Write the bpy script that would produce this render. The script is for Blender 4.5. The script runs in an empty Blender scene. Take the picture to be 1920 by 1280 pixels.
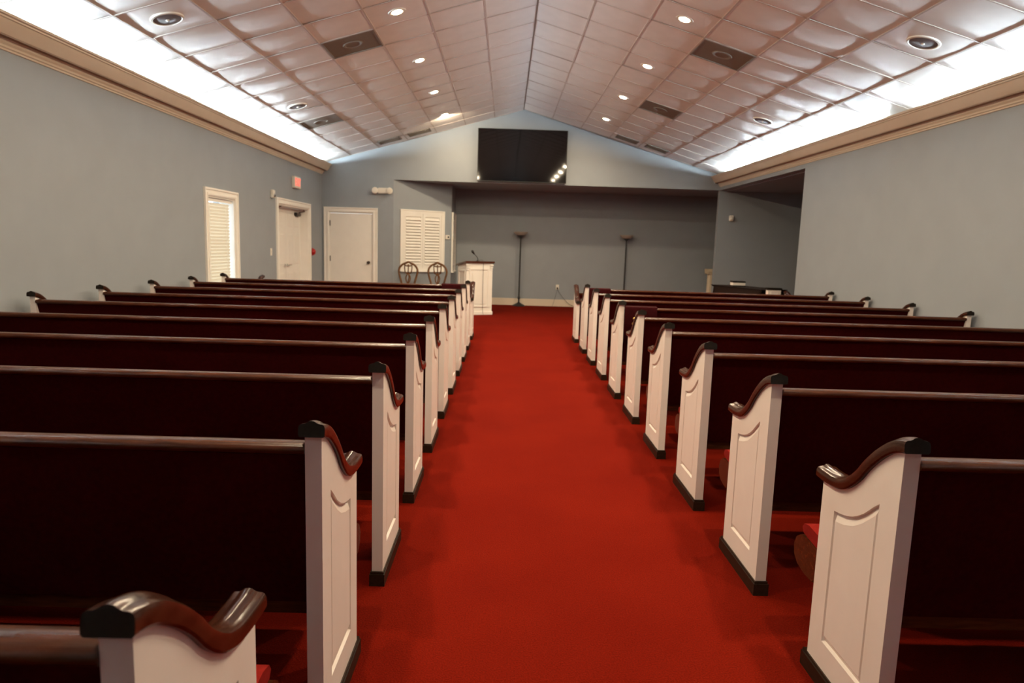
import bpy, bmesh, math, random
from mathutils import Vector, Matrix
random.seed(7)
scn = bpy.context.scene
col = scn.collection
R = math.radians

# ---------------------------------------------------------------- camera
cam_d = bpy.data.cameras.new('camera'); cam = bpy.data.objects.new('camera', cam_d); col.objects.link(cam)
F_PX, PITCH, YAW, ROLL, EYE = 1275.75, 0.1392, -0.0130, 0.0313, 1.40
def cam_matrix():
    cy, sy = math.cos(YAW), math.sin(YAW); cp, sp = math.cos(PITCH), math.sin(PITCH); cr, sr = math.cos(ROLL), math.sin(ROLL)
    Rz = Matrix(((cy, sy, 0), (-sy, cy, 0), (0, 0, 1)))
    Rx = Matrix(((1, 0, 0), (0, cp, -sp), (0, sp, cp)))
    Rr = Matrix(((cr, 0, sr), (0, 1, 0), (-sr, 0, cr)))
    M = Rr @ Rx @ Rz
    right, fwd, up = M[0], M[1], M[2]
    m = Matrix((right, up, -fwd)).transposed().to_4x4()
    m.translation = (0, 0, EYE)
    return m
cam.matrix_world = cam_matrix()
cam_d.sensor_width = 36; cam_d.lens = F_PX / 1920 * 36; cam_d.clip_start = 0.05
cam_d.dof.use_dof = True; cam_d.dof.focus_distance = 2.4; cam_d.dof.aperture_fstop = 4.5
scn.camera = cam
# ---------------------------------------------------------------- world, exposure
w = bpy.data.worlds.new('world'); scn.world = w; w.use_nodes = True
bg = w.node_tree.nodes['Background']; bg.inputs[0].default_value = (0.80, 0.92, 1.0, 1); bg.inputs[1].default_value = 4.0
vs = scn.view_settings
vs.view_transform = 'Standard'; vs.look = 'None'; vs.gamma = 1; vs.use_curve_mapping = False
vs.exposure = 0.0
TUBE_EMIT = 390.0       # cove fluorescents
DOWN_W = 58.0          # each recessed downlight
WARM = (1.0, 0.81, 0.55)
COOL = (0.76, 0.92, 1.0)

# ---------------------------------------------------------------- materials
MATS = {}
def nodes_of(name):
    m = bpy.data.materials.new(name); m.use_nodes = True; MATS[name] = m
    nt = m.node_tree; b = nt.nodes['Principled BSDF']
    return m, nt, b
def plain(name, c, rough=0.5, var=0.06, scale=14, bump=0.0, bscale=200, metal=0, coat=0, spec=0.5, stretch=(1, 1, 1), sheen=0):
    m, nt, b = nodes_of(name)
    tc = nt.nodes.new('ShaderNodeTexCoord'); mp = nt.nodes.new('ShaderNodeMapping'); mp.inputs['Scale'].default_value = stretch
    nt.links.new(tc.outputs['Object'], mp.inputs['Vector'])
    n = nt.nodes.new('ShaderNodeTexNoise'); n.inputs['Scale'].default_value = scale; n.inputs['Detail'].default_value = 6
    nt.links.new(mp.outputs[0], n.inputs['Vector'])
    r = nt.nodes.new('ShaderNodeValToRGB')
    r.color_ramp.elements[0].position = 0.3; r.color_ramp.elements[1].position = 0.7
    r.color_ramp.elements[0].color = tuple(max(0, v * (1 - var)) for v in c) + (1,)
    r.color_ramp.elements[1].color = tuple(v * (1 + var) for v in c) + (1,)
    nt.links.new(n.outputs['Fac'], r.inputs[0]); nt.links.new(r.outputs[0], b.inputs['Base Color'])
    b.inputs['Roughness'].default_value = rough; b.inputs['Metallic'].default_value = metal
    b.inputs['Specular IOR Level'].default_value = spec
    if coat: b.inputs['Coat Weight'].default_value = coat; b.inputs['Coat Roughness'].default_value = 0.12
    if sheen: b.inputs['Sheen Weight'].default_value = sheen
    if bump:
        n2 = nt.nodes.new('ShaderNodeTexNoise'); n2.inputs['Scale'].default_value = bscale; n2.inputs['Detail'].default_value = 3
        nt.links.new(tc.outputs['Object'], n2.inputs['Vector'])
        bp = nt.nodes.new('ShaderNodeBump'); bp.inputs['Strength'].default_value = bump; bp.inputs['Distance'].default_value = 0.01
        nt.links.new(n2.outputs['Fac'], bp.inputs['Height']); nt.links.new(bp.outputs[0], b.inputs['Normal'])
    return m
def emit(name, c, s):
    m, nt, b = nodes_of(name)
    b.inputs['Base Color'].default_value = c + (1,); b.inputs['Emission Color'].default_value = c + (1,); b.inputs['Emission Strength'].default_value = s
    return m
plain('wall_paint', (0.270, 0.296, 0.318), 0.55, 0.03, 3, 0.12, 260)
plain('ceiling_tile', (0.83, 0.79, 0.75), 0.36, 0.04, 5, 0.10, 420, spec=0.6)
plain('tee_metal', (0.55, 0.47, 0.42), 0.45, 0.03, 8)
plain('tee_dark', (0.20, 0.14, 0.11), 0.5, 0.05, 8)
plain('trim_cream', (0.66, 0.56, 0.44), 0.4, 0.03, 4, 0.03, 120)
plain('trim_white', (0.84, 0.81, 0.75), 0.4, 0.02, 6)
plain('pew_white', (0.84, 0.77, 0.71), 0.38, 0.025, 7, 0.02, 90)
plain('pew_wood', (0.062, 0.017, 0.006), 0.27, 0.45, 9, 0.04, 60, spec=0.25, coat=0.06, stretch=(1.2, 9, 9))
plain('cap_wood', (0.034, 0.0095, 0.004), 0.20, 0.5, 10, 0.04, 60, spec=0.25, coat=0.08, stretch=(9, 1.5, 5))
plain('end_grain', (0.011, 0.007, 0.004), 0.55, 0.4, 40, spec=0.2)
plain('plinth_wood', (0.024, 0.013, 0.007), 0.4, 0.35, 14, spec=0.2, stretch=(6, 1.5, 6))
plain('pew_fabric', (0.036, 0.0018, 0.0016), 1.0, 0.15, 60, 0.25, 900, spec=0.04)
plain('cushion_fabric', (0.22, 0.010, 0.006), 0.9, 0.12, 60, 0.25, 900, spec=0.08)
plain('velvet', (0.030, 0.0018, 0.0026), 0.85, 0.2, 30, 0.2, 500, spec=0.08)
plain('gold', (0.75, 0.45, 0.12), 0.3, 0.1, 20, metal=0.9)
plain('black_metal', (0.018, 0.017, 0.016), 0.4, 0.2, 20)
plain('black_plastic', (0.012, 0.011, 0.011), 0.35, 0.2, 20)
plain('tv_screen', (0.005, 0.004, 0.004), 0.04, 0.1, 2, spec=0.5)
plain('dark_wood', (0.016, 0.008, 0.005), 0.4, 0.4, 12, spec=0.2, stretch=(2, 8, 8))
plain('chair_wood', (0.115, 0.045, 0.010), 0.4, 0.35, 14, spec=0.3)
plain('vent_metal', (0.20, 0.165, 0.13), 0.6, 0.06, 30, 0.2, 300)
plain('speaker_grille', (0.16, 0.14, 0.15), 0.5, 0.15, 200, 0.2, 600)
plain('white_plastic', (0.75, 0.71, 0.63), 0.4, 0.02, 10)
plain('red_plastic', (0.42, 0.012, 0.012), 0.4, 0.05, 10)
plain('lamp_glass', (0.42, 0.37, 0.31), 0.35, 0.1, 10)
plain('column_plaster', (0.60, 0.50, 0.36), 0.6, 0.06, 10, 0.05, 60)
plain('paper', (0.75, 0.70, 0.63), 0.8, 0.06, 80, stretch=(1, 1, 40))
plain('chrome', (0.6, 0.58, 0.55), 0.25, 0.03, 10, metal=1)
plain('seat_gold', (0.35, 0.25, 0.12), 0.8, 0.1, 40)
emit('tube_glow', COOL, TUBE_EMIT)
emit('lens_glow', (1.0, 0.80, 0.52), 60.0)
emit('exit_red', (1.0, 0.16, 0.12), 1.1)
# carpet
m, nt, b = nodes_of('carpet')
tc = nt.nodes.new('ShaderNodeTexCoord')
def noise(s, d=4):
    n = nt.nodes.new('ShaderNodeTexNoise'); n.inputs['Scale'].default_value = s; n.inputs['Detail'].default_value = d
    nt.links.new(tc.outputs['Object'], n.inputs['Vector']); return n
n1, n2 = noise(1.6, 5), noise(170, 3)
r1 = nt.nodes.new('ShaderNodeValToRGB'); r1.color_ramp.elements[0].position = .3; r1.color_ramp.elements[1].position = .72
r1.color_ramp.elements[0].color = (0.138, 0.0060, 0.0017, 1); r1.color_ramp.elements[1].color = (0.168, 0.0085, 0.0024, 1)
r2 = nt.nodes.new('ShaderNodeValToRGB'); r2.color_ramp.elements[0].position = .25; r2.color_ramp.elements[1].position = .75
r2.color_ramp.elements[0].color = (0.62, 0.62, 0.62, 1); r2.color_ramp.elements[1].color = (1.2, 1.2, 1.2, 1)
mx = nt.nodes.new('ShaderNodeMix'); mx.data_type = 'RGBA'; mx.blend_type = 'MULTIPLY'; mx.inputs[0].default_value = 1
nt.links.new(n1.outputs['Fac'], r1.inputs[0]); nt.links.new(n2.outputs['Fac'], r2.inputs[0])
nt.links.new(r1.outputs[0], mx.inputs[6]); nt.links.new(r2.outputs[0], mx.inputs[7]); nt.links.new(mx.outputs[2], b.inputs['Base Color'])
b.inputs['Roughness'].default_value = 1.0; b.inputs['Specular IOR Level'].default_value = 0.03
bp = nt.nodes.new('ShaderNodeBump'); bp.inputs['Strength'].default_value = 0.5; bp.inputs['Distance'].default_value = 0.008
nt.links.new(n2.outputs['Fac'], bp.inputs['Height']); nt.links.new(bp.outputs[0], b.inputs['Normal'])
# blind: lets daylight through
m, nt, b = nodes_of('blind_slat')
b.inputs['Base Color'].default_value = (0.88, 0.84, 0.75, 1); b.inputs['Roughness'].default_value = 0.5
tr = nt.nodes.new('ShaderNodeBsdfTranslucent'); tr.inputs[0].default_value = (0.92, 0.84, 0.70, 1)
ms = nt.nodes.new('ShaderNodeMixShader'); ms.inputs[0].default_value = 0.35
nt.links.new(b.outputs[0], ms.inputs[1]); nt.links.new(tr.outputs[0], ms.inputs[2]); nt.links.new(ms.outputs[0], nt.nodes['Material Output'].inputs[0])
# window glass
m, nt, b = nodes_of('window_glass')
b.inputs['Base Color'].default_value = (0.95, 0.98, 1, 1); b.inputs['Transmission Weight'].default_value = 1; b.inputs['Roughness'].default_value = 0.0; b.inputs['IOR'].default_value = 1.1

# ---------------------------------------------------------------- mesh helpers
def finish(name, bm, mat, parent=None, smooth=None, loc=None, rot=None):
    bmesh.ops.recalc_face_normals(bm, faces=bm.faces)
    me = bpy.data.meshes.new(name); bm.to_mesh(me); bm.free()
    mats = mat if isinstance(mat, (list, tuple)) else [mat]
    for k in mats: me.materials.append(MATS[k])
    if smooth:
        for p in me.polygons: p.use_smooth = True
        me.set_sharp_from_angle(angle=R(smooth))
    o = bpy.data.objects.new(name, me); col.objects.link(o)
    if parent: o.parent = parent
    if loc: o.location = loc
    if rot: o.rotation_euler = rot
    return o
def box(bm, x0, x1, y0, y1, z0, z1, mi=0, rz=0, piv=None):
    x0, x1 = sorted((x0, x1)); y0, y1 = sorted((y0, y1)); z0, z1 = sorted((z0, z1))
    v = [bm.verts.new((x, y, z)) for x in (x0, x1) for y in (y0, y1) for z in (z0, z1)]
    for f in ((0, 1, 3, 2), (4, 6, 7, 5), (0, 4, 5, 1), (2, 3, 7, 6), (0, 2, 6, 4), (1, 5, 7, 3)):
        fc = bm.faces.new([v[i] for i in f]); fc.material_index = mi
    return v
def bevel_all(bm, w, seg=2):
    bmesh.ops.bevel(bm, geom=list(bm.edges), offset=w, segments=seg, affect='EDGES', clamp_overlap=True)
def prism(bm, pts, axis, a, b, mi=0):
    """polygon pts (2D) extruded along axis from a to b. axis x: pts=(y,z); y: pts=(x,z); z: pts=(x,y)"""
    def P(p, t): return {'x': (t, p[0], p[1]), 'y': (p[0], t, p[1]), 'z': (p[0], p[1], t)}[axis]
    va = [bm.verts.new(P(p, a)) for p in pts]; vb = [bm.verts.new(P(p, b)) for p in pts]
    n = len(pts); fs = []
    for i in range(n):
        j = (i + 1) % n; fs.append(bm.faces.new((va[i], va[j], vb[j], vb[i])))
    fa = bm.faces.new(va); fb = bm.faces.new(vb[::-1])
    for f in fs + [fa, fb]: f.material_index = mi
    bmesh.ops.triangulate(bm, faces=[fa, fb])
def lathe(bm, prof, seg=24, c=(0, 0, 0), axis='z', mi=0):
    rings = []
    for r, h in prof:
        ring = []
        for i in range(seg):
            a = 2 * math.pi * i / seg
            p = (r * math.cos(a), r * math.sin(a), h)
            if axis == 'y': p = (p[0], p[2], p[1])
            if axis == 'x': p = (p[2], p[0], p[1])
            ring.append(bm.verts.new((p[0] + c[0], p[1] + c[1], p[2] + c[2])))
        rings.append(ring)
    for a, b_ in zip(rings, rings[1:]):
        for i in range(seg):
            j = (i + 1) % seg; f = bm.faces.new((a[i], a[j], b_[j], b_[i])); f.material_index = mi
    for ring in (rings[0], rings[-1]):
        f = bm.faces.new(ring); f.material_index = mi
def tube(bm, pts, r, seg=8, closed=False, mi=0):
    pts = [Vector(p) for p in pts]; n = len(pts); rings = []
    rr = r if isinstance(r, (list, tuple)) else [r] * n
    up = None
    for i, p in enumerate(pts):
        if closed: d = (pts[(i + 1) % n] - pts[i - 1]).normalized()
        else: d = (pts[min(i + 1, n - 1)] - pts[max(i - 1, 0)]).normalized()
        if up is None: up = Vector((0, 0, 1)) if abs(d.z) < .9 else Vector((1, 0, 0))
        s = d.cross(up).normalized(); up = s.cross(d).normalized()
        rings.append([bm.verts.new(p + rr[i] * (math.cos(2 * math.pi * k / seg) * s + math.sin(2 * math.pi * k / seg) * up)) for k in range(seg)])
    rng = range(n) if closed else range(n - 1)
    for i in rng:
        a, b_ = rings[i], rings[(i + 1) % n]
        for k in range(seg):
            f = bm.faces.new((a[k], a[(k + 1) % seg], b_[(k + 1) % seg], b_[k])); f.material_index = mi
    if not closed:
        bm.faces.new(rings[0]).material_index = mi; bm.faces.new(rings[-1]).material_index = mi
def sweep(bm, path, sec, mi=0, end_mi=0):
    """path in (y,z), section (x, h) with h along path normal (upwards)"""
    rings = []; n = len(path)
    for i, p in enumerate(path):
        a, b_ = path[max(i - 1, 0)], path[min(i + 1, n - 1)]
        d = Vector((b_[0] - a[0], b_[1] - a[1])).normalized(); nr = Vector((-d.y, d.x))
        rings.append([bm.verts.new((x, p[0] + nr.x * h, p[1] + nr.y * h)) for x, h in sec])
    m_ = len(sec)
    for a, b_ in zip(rings, rings[1:]):
        for k in range(m_):
            f = bm.faces.new((a[k], a[(k + 1) % m_], b_[(k + 1) % m_], b_[k])); f.material_index = mi
    bm.faces.new(rings[0]).material_index = end_mi; bm.faces.new(rings[-1]).material_index = end_mi
def smooth_path(pts, k=4):
    out = []; n = len(pts)
    for i in range(n - 1):
        p0, p1, p2, p3 = pts[max(i - 1, 0)], pts[i], pts[i + 1], pts[min(i + 2, n - 1)]
        for j in range(k):
            t = j / k
            out.append(tuple(0.5 * ((2 * b) + (-a + c) * t + (2 * a - 5 * b + 4 * c - d) * t * t + (-a + 3 * b - 3 * c + d) * t ** 3) for a, b, c, d in zip(p0, p1, p2, p3)))
    out.append(tuple(pts[-1])); return out
def tag(o, label=None, cat=None, group=None, kind=None):
    if label: o['label'] = label
    if cat: o['category'] = cat
    if group: o['group'] = group
    if kind: o['kind'] = kind
    return o
def thing(name, label, cat, loc=(0, 0, 0), rz=0, group=None):
    o = bpy.data.objects.new(name, None); col.objects.link(o); o.location = loc; o.rotation_euler = (0, 0, rz); o.empty_display_size = .1
    return tag(o, label, cat, group)
def struct(name, bm, mat, label=None, smooth=None):
    o = finish(name, bm, mat, smooth=smooth); return tag(o, label, None, None, 'structure')
def copy_tree(o, parent=None):
    c = o.copy(); col.objects.link(c); c.parent = parent
    for ch in o.children: copy_tree(ch, c)
    return c

# ---------------------------------------------------------------- room dimensions
XL, XR, YB, YF = -3.84, 4.41, -3.2, 14.40      # side walls, rear wall behind the camera, front wall
RX, RZ, SL = 0.28, 4.156, 0.288                # ridge x, ridge height, roof slope
HDR = 2.68                                     # underside of the chancel header
TH = math.atan(SL); CW = 0.61 * math.cos(TH)
def cz(x): return RZ - SL * abs(x - RX)
YC = 16.30                                     # chancel back wall

# floor
bm = bmesh.new(); box(bm, -4.3, 7.7, YB - .2, 16.6, -0.12, 0); struct('floor', bm, 'carpet', 'red carpet floor running up the aisle to the chancel')
# left wall with a window and a recessed double door
WY0, WY1, WZ0, WZ1 = 8.90, 9.78, 0.62, 1.925
DY0, DY1, DZ = 11.62, 13.40, 1.985
bm = bmesh.new()
T = 0.30
for y0, y1, z0, z1 in ((YB, WY0, 0, 3.1), (WY0, WY1, 0, WZ0), (WY0, WY1, WZ1, 3.1), (WY1, DY0, 0, 3.1), (DY0, DY1, DZ, 3.1), (DY1, YF + .12, 0, 3.1)):
    box(bm, XL - T, XL, y0, y1, z0, z1)
struct('wall_left', bm, 'wall_paint', 'grey painted side wall with window and double door')
# right wall, opening to the side alcove
OY = 10.33
bm = bmesh.new()
box(bm, XR, XR + .14, YB, OY, 0, 3.1); box(bm, XR, XR + .14, OY, YF, HDR, 3.1)
struct('wall_right', bm, 'wall_paint', 'grey painted side wall with tall opening to alcove')
# front wall: gable over the chancel opening plus the panel with the door
FD0, FD1, FDZ = -3.700, -2.785, 1.990
bm = bmesh.new()
prism(bm, [(XL, HDR), (XR, HDR), (XR, cz(XR) + .03), (RX, RZ + .03), (XL, cz(XL) + .03)], 'y', YF, YF + .12)
box(bm, XL, FD0, YF, YF + .12, 0, HDR); box(bm, FD1, -2.36, YF, YF + .12, 0, HDR); box(bm, FD0, FD1, YF, YF + .12, FDZ, HDR)
struct('wall_front', bm, 'wall_paint', 'pale gable wall above the chancel opening')
bm = bmesh.new(); prism(bm, [(XL, 0), (XR, 0), (XR, cz(XR) + .03), (RX, RZ + .03), (XL, cz(XL) + .03)], 'y', YB - .15, YB); struct('wall_rear', bm, 'wall_paint', 'grey wall closing the room behind the pews')
# chancel: angled wall, side wall, back wall, ceiling; alcove
AX0, AY0, AX1, AY1 = -2.36, 14.40, -1.21, 15.14
bm = bmesh.new(); prism(bm, [(AX0, AY0), (AX1, AY1), (AX1 - .12, AY1 + .06), (AX0 - .06, AY0 + .12)], 'z', 0, HDR); struct('wall_angled', bm, 'wall_paint', 'angled grey wall holding the shuttered window')
bm = bmesh.new(); box(bm, AX1 - .12, AX1, AY1, YC, 0, HDR); struct('wall_chancel_side', bm, 'wall_paint', 'narrow grey return wall beside the chancel back wall')
bm = bmesh.new(); box(bm, AX1 - .12, 6.0, YC, YC + .12, 0, HDR); struct('wall_chancel', bm, 'wall_paint', 'grey chancel back wall behind the floor lamps')
bm = bmesh.new(); box(bm, 5.9, 6.0, YF + .12, YC, 0, HDR); struct('wall_chancel_end', bm, 'wall_paint', 'hidden end wall of the chancel')
bm = bmesh.new(); prism(bm, [(AX0, YF + .12), (6.0, YF + .12), (6.0, YC + .12), (AX1 - .2, YC + .12), (AX0, AY0 + .12)], 'z', HDR, HDR + .1); struct('ceiling_chancel', bm, 'wall_paint', 'flat low ceiling over the chancel')
bm = bmesh.new(); box(bm, XR, 7.6, YF, YF + .12, 0, HDR); struct('wall_alcove', bm, 'wall_paint', 'dim grey wall at the back of the side alcove')
bm = bmesh.new(); box(bm, 7.5, 7.6, OY - .1, YF, 0, HDR); box(bm, XR + .14, 7.5, OY - .12, OY, 0, HDR); struct('wall_alcove_side', bm, 'wall_paint', 'side walls of the dim alcove')
bm = bmesh.new(); box(bm, XR + .14, 7.6, OY - .12, YF, HDR - .02, HDR + .1); struct('ceiling_alcove', bm, 'wall_paint', 'flat low ceiling over the side alcove')
# baseboards
def base(name, x0, x1, y0, y1):
    bm = bmesh.new(); box(bm, x0, x1, y0, y1, 0, .145); box(bm, x0, x1, y0, y1, .145, .165); bevel = None
    o = struct(name, bm, 'trim_cream', 'cream painted baseboard'); return o
base('baseboard_chancel', AX1, 5.9, YC - .018, YC)
base('baseboard_left', XL, XL + .018, YB, DY0 - .12)
base('baseboard_right', XR - .018, XR, YB, OY)
base('baseboard_alcove', XR + .01, 7.5, YF - .018, YF)
# cove cornices
COVE = [(0, 2.745), (.010, 2.747), (.014, 2.760), (.024, 2.766), (.028, 2.780), (.042, 2.796), (.046, 2.812), (.056, 2.816), (.056, 2.826), (.036, 2.830), (.036, 2.846), (.098, 2.846), (.096, 2.826),
        (.106, 2.818), (.122, 2.826), (.150, 2.862), (.180, 2.915), (.190, 2.920), (.192, 2.930), (.206, 2.936), (.212, 2.954), (.206, 2.957), (.196, 2.954), (.176, 2.925), (.100, 2.866), (0, 2.866)]
for nm, sx, wx in (('trim_cornice_left', 1, XL), ('trim_cornice_right', -1, XR)):
    bm = bmesh.new(); prism(bm, [(wx + sx * a, z) for a, z in COVE], 'y', YB, YF); struct(nm, bm, 'trim_cream', 'cream cove cornice hiding fluorescent tubes', smooth=25)

# ---------------------------------------------------------------- ceiling: backing, tiles, tees
def slope_quad(bm, side, x_in, x_out, y0, y1, lift):
    n = Vector((side * math.sin(TH), 0, math.cos(TH)))
    a = [(RX + side * x_in, y0), (RX + side * x_out, y0), (RX + side * x_out, y1), (RX + side * x_in, y1)]
    lo = [Vector((x, y, cz(x))) + n * lift for x, y in a]; hi = [v + n * .04 for v in lo]
    lo = [bm.verts.new(v) for v in lo]; hi = [bm.verts.new(v) for v in hi]
    bm.faces.new(lo); bm.faces.new(hi[::-1])
    for i in range(4): bm.faces.new((lo[i], lo[(i + 1) % 4], hi[(i + 1) % 4], hi[i]))
bm = bmesh.new()
for s in (-1, 1): slope_quad(bm, s, 0, 4.3, YB - .1, YF + .1, .03)
ceil = struct('ceiling', bm, 'tee_metal', 'sloping ceiling of square tiles in a metal grid')
def tile_mesh(nm, sag):
    N = 4; h = .2985; bm = bmesh.new(); g = []
    for i in range(N + 1):
        row = []
        for j in range(N + 1):
            u, v = -1 + 2 * i / N, -1 + 2 * j / N
            row.append(bm.verts.new((u * h, v * h, -sag * (1 - u * u) * (1 - v * v) ** .5 - sag * .7 * (1 - v * v) * 1.0 + .004)))
        g.append(row)
    for i in range(N):
        for j in range(N): bm.faces.new((g[i][j], g[i][j + 1], g[i + 1][j + 1], g[i + 1][j]))
    me = bpy.data.meshes.new(nm); bm.to_mesh(me); bm.free(); me.materials.append(MATS['ceiling_tile'])
    for p in me.polygons: p.use_smooth = True
    return me
TILES = [tile_mesh('ceiling_tile', s) for s in (.0024, .0036, .0048)]
PH = {-1: 5.845, 1: 5.76}
SKIP = {(-1, 3, 3), (-1, 5, 8), (1, 3, 3), (1, 3, 8)}
def cell(side, c, k):
    x = RX + side * (c + .5) * CW; y = PH[side] + (k + .5) * .61
    return Vector((x, y, cz(x)))
far_bm = bmesh.new()
for side in (-1, 1):
    for c in range(7):
        for k in range(-15, 14):
            if (side, c, k) in SKIP: continue
            p = cell(side, c, k)
            if p.y < YB: continue
            if k >= -3:
                o = bpy.data.objects.new('ceiling_tile', random.choice(TILES)); col.objects.link(o); o.parent = ceil
                o.location = p; o.rotation_euler = (random.uniform(-.009, .009), side * TH + random.uniform(-.007, .007), 0)
            else:
                h = .2985; d = Vector((side * math.cos(TH), 0, -math.sin(TH))) * h * side
                q = [far_bm.verts.new(p + d * a * 1 + Vector((0, b * h, -.001))) for a, b in ((-1, -1), (1, -1), (1, 1), (-1, 1))]
                far_bm.faces.new(q)
o = finish('ceiling_tile_field', far_bm, 'ceiling_tile', ceil); o['kind'] = 'stuff'
for side in (-1, 1):
    for c in range(0, 7):
        if c == 0 and side == 1: continue
        bm = bmesh.new(); box(bm, -.009, .009, YB, YF - .01, -.003, .003)
        x = RX + side * c * CW
        finish('main_tee', bm, 'tee_dark' if c == 0 else 'tee_metal', ceil, loc=(x, 0, cz(x)), rot=(0, side * TH if c else 0, 0))
    for k in range(-14, 15):
        y = PH[side] + k * .61
        if y < YB + .1 or y > YF - .01: continue
        bm = bmesh.new(); L = 7 * .61
        box(bm, .01, L, -.008, .008, -.0022, .003) if side == 1 else box(bm, -L, -.01, -.008, .008, -.0022, .003)
        finish('cross_tee', bm, 'tee_metal', ceil, loc=(RX, y, RZ), rot=(0, side * TH, 0))

# ---------------------------------------------------------------- cove fluorescent fixtures (real emitting tubes)
def cove_light(side, y0, y1):
    wx = XL if side < 0 else XR; sx = 1 if side < 0 else -1
    t = thing('fluorescent_batten', 'fluorescent tube batten hidden behind the cream cornice ' + ('on the windowed wall' if side < 0 else 'on the alcove side wall'), 'light', (wx + sx * .085, y0, 2.872), 0,
              'cove tubes on windowed wall' if side < 0 else 'cove tubes on alcove side wall')
    L = y1 - y0
    bm = bmesh.new(); box(bm, -.025, .025, 0, L, -.006, .036); finish('batten_body', bm, 'white_plastic', t)
    bm = bmesh.new(); lathe(bm, [(.012, .02), (.012, L - .02)], 10, (0, 0, .0585), 'y'); finish('tube', bm, 'tube_glow', t, smooth=40)
    for yy in (.004, L - .022):
        bm = bmesh.new(); box(bm, -.014, .014, yy, yy + .018, .034, .075); finish('tube_holder', bm, 'white_plastic', t)
for a, b_ in ((-2.9, -1.5), (-1.46, -.06), (-.02, 1.38), (1.42, 2.82), (3.70, 5.06), (5.30, 6.68), (6.72, 8.10), (8.36, 9.76), (9.80, 11.20), (11.24, 12.62), (12.66, 14.10)): cove_light(-1, a, b_)
for a, b_ in ((-2.4, -1.0), (-.96, .44), (.48, 1.88), (1.92, 3.20), (3.24, 4.58), (4.62, 6.00), (6.04, 7.40), (8.08, 9.42), (9.46, 10.76), (10.90, 12.30), (12.34, 13.76)): cove_light(1, a, b_)

# ---------------------------------------------------------------- recessed downlights
def downlight(side, k, tilt=False):
    p = cell(side, 2, k)
    which = 'on the slope above the windowed wall' if side < 0 else 'on the slope towards the alcove'
    order = {11: 'nearest the television wall', 8: 'second from the television wall', 5: 'third from the television wall', 2: 'fourth from the television wall', -1: 'fifth from the television wall', -4: 'sixth from the television wall', -7: 'seventh from the television wall'}[k]
    t = thing('recessed_downlight', 'round warm downlight %s, %s' % (which, order), 'light', p, 0, 'recessed downlights')
    t.rotation_euler = (0, side * TH, 0)
    bm = bmesh.new(); lathe(bm, [(.058, -.004), (.082, -.009), (.092, -.006), (.094, .004), (.058, .004)], 28); finish('trim_ring', bm, 'white_plastic', t, smooth=40)
    bm = bmesh.new(); lathe(bm, [(.0, -.014), (.03, -.013), (.052, -.008), (.058, -.002), (.058, .002), (0, .003)], 24); finish('lens', bm, 'lens_glow', t, smooth=60)
    ld = bpy.data.lights.new('downlight_beam', 'AREA'); ld.energy = DOWN_W * (.7 if k == -7 else 1.0); ld.color = WARM; ld.shape = 'DISK'; ld.size = .10
    lo = bpy.data.objects.new('downlight_beam', ld); col.objects.link(lo); lo.parent = t; lo.location = (0, 0, -.022)
    if tilt:
        lo.rotation_euler = (R(68), 0, 0); lo.location = (0, 0, -.06); ld.spread = R(130); ld.energy = DOWN_W * .28
for side in (-1, 1):
    for k in (-7, -4, -1, 2, 5, 8, 11): downlight(side, k, side == -1 and k == 11)

# ---------------------------------------------------------------- ceiling vents and speakers
def diffuser(side, c, k, label):
    t = thing('ceiling_diffuser', label, 'vent', cell(side, c, k), 0, 'ceiling air diffusers'); t.rotation_euler = (0, side * TH, 0)
    bm = bmesh.new(); box(bm, -.297, .297, -.297, .297, .002, .012); finish('perforated_plate', bm, 'vent_metal', t)
    bm = bmesh.new()
    for a in ((-.297, .297, -.297, -.28), (-.297, .297, .28, .297), (-.297, -.28, -.28, .28), (.28, .297, -.28, .28)): box(bm, *a, -.006, .004)
    finish('frame', bm, 'vent_metal', t)
    bm = bmesh.new(); lathe(bm, [(.075, .004), (.085, -.004), (.11, -.004), (.115, .004)], 24); finish('neck_ring', bm, 'vent_metal', t, smooth=40)
diffuser(-1, 3, 3, 'square brown-grey ceiling diffuser beside the fourth downlight on the windowed side slope')
diffuser(1, 3, 3, 'square brown-grey ceiling diffuser beside the fourth downlight on the alcove side slope')
diffuser(1, 3, 8, 'square brown-grey ceiling diffuser beside the second downlight on the alcove side slope')
diffuser(-1, 5, 8, 'square brown-grey ceiling diffuser close to the cove light above the window')
def grille(side, c, yc, wx, label):
    x = RX + side * (c + .5) * CW
    t = thing('ceiling_grille', label, 'vent', (x, yc, cz(x)), 0, 'small grilles along the gable wall'); t.rotation_euler = (0, side * TH, 0)
    bm = bmesh.new(); w = .225; h = .17
    for a in ((-w, w, -h, -h + .02), (-w, w, h - .02, h), (-w, -w + .02, -h, h), (w - .02, w, -h, h)): box(bm, *a, -.016, -.004)
    finish('frame', bm, 'vent_metal', t)
    bm = bmesh.new(); box(bm, -w + .01, w - .01, -h + .01, h - .01, -.008, -.004); finish('backing', bm, 'tee_dark', t)
    for i in range(9):
        bm = bmesh.new(); box(bm, -w + .02, w - .02, -.004, .004, -.014, -.008); finish('slat', bm, 'vent_metal', t, loc=(0, -h + .035 + i * .0337, 0))
grille(-1, 3, 13.86, 0, 'small louvred ceiling grille at the gable, window side, closer to the ridge')
grille(-1, 4, 13.88, 0, 'small louvred ceiling grille at the gable, window side, closer to the cornice')
grille(1, 3, 13.86, 0, 'small louvred ceiling grille at the gable, alcove side, closer to the ridge')
grille(1, 4, 13.82, 0, 'small louvred ceiling grille at the gable, alcove side, closer to the cornice')
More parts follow.
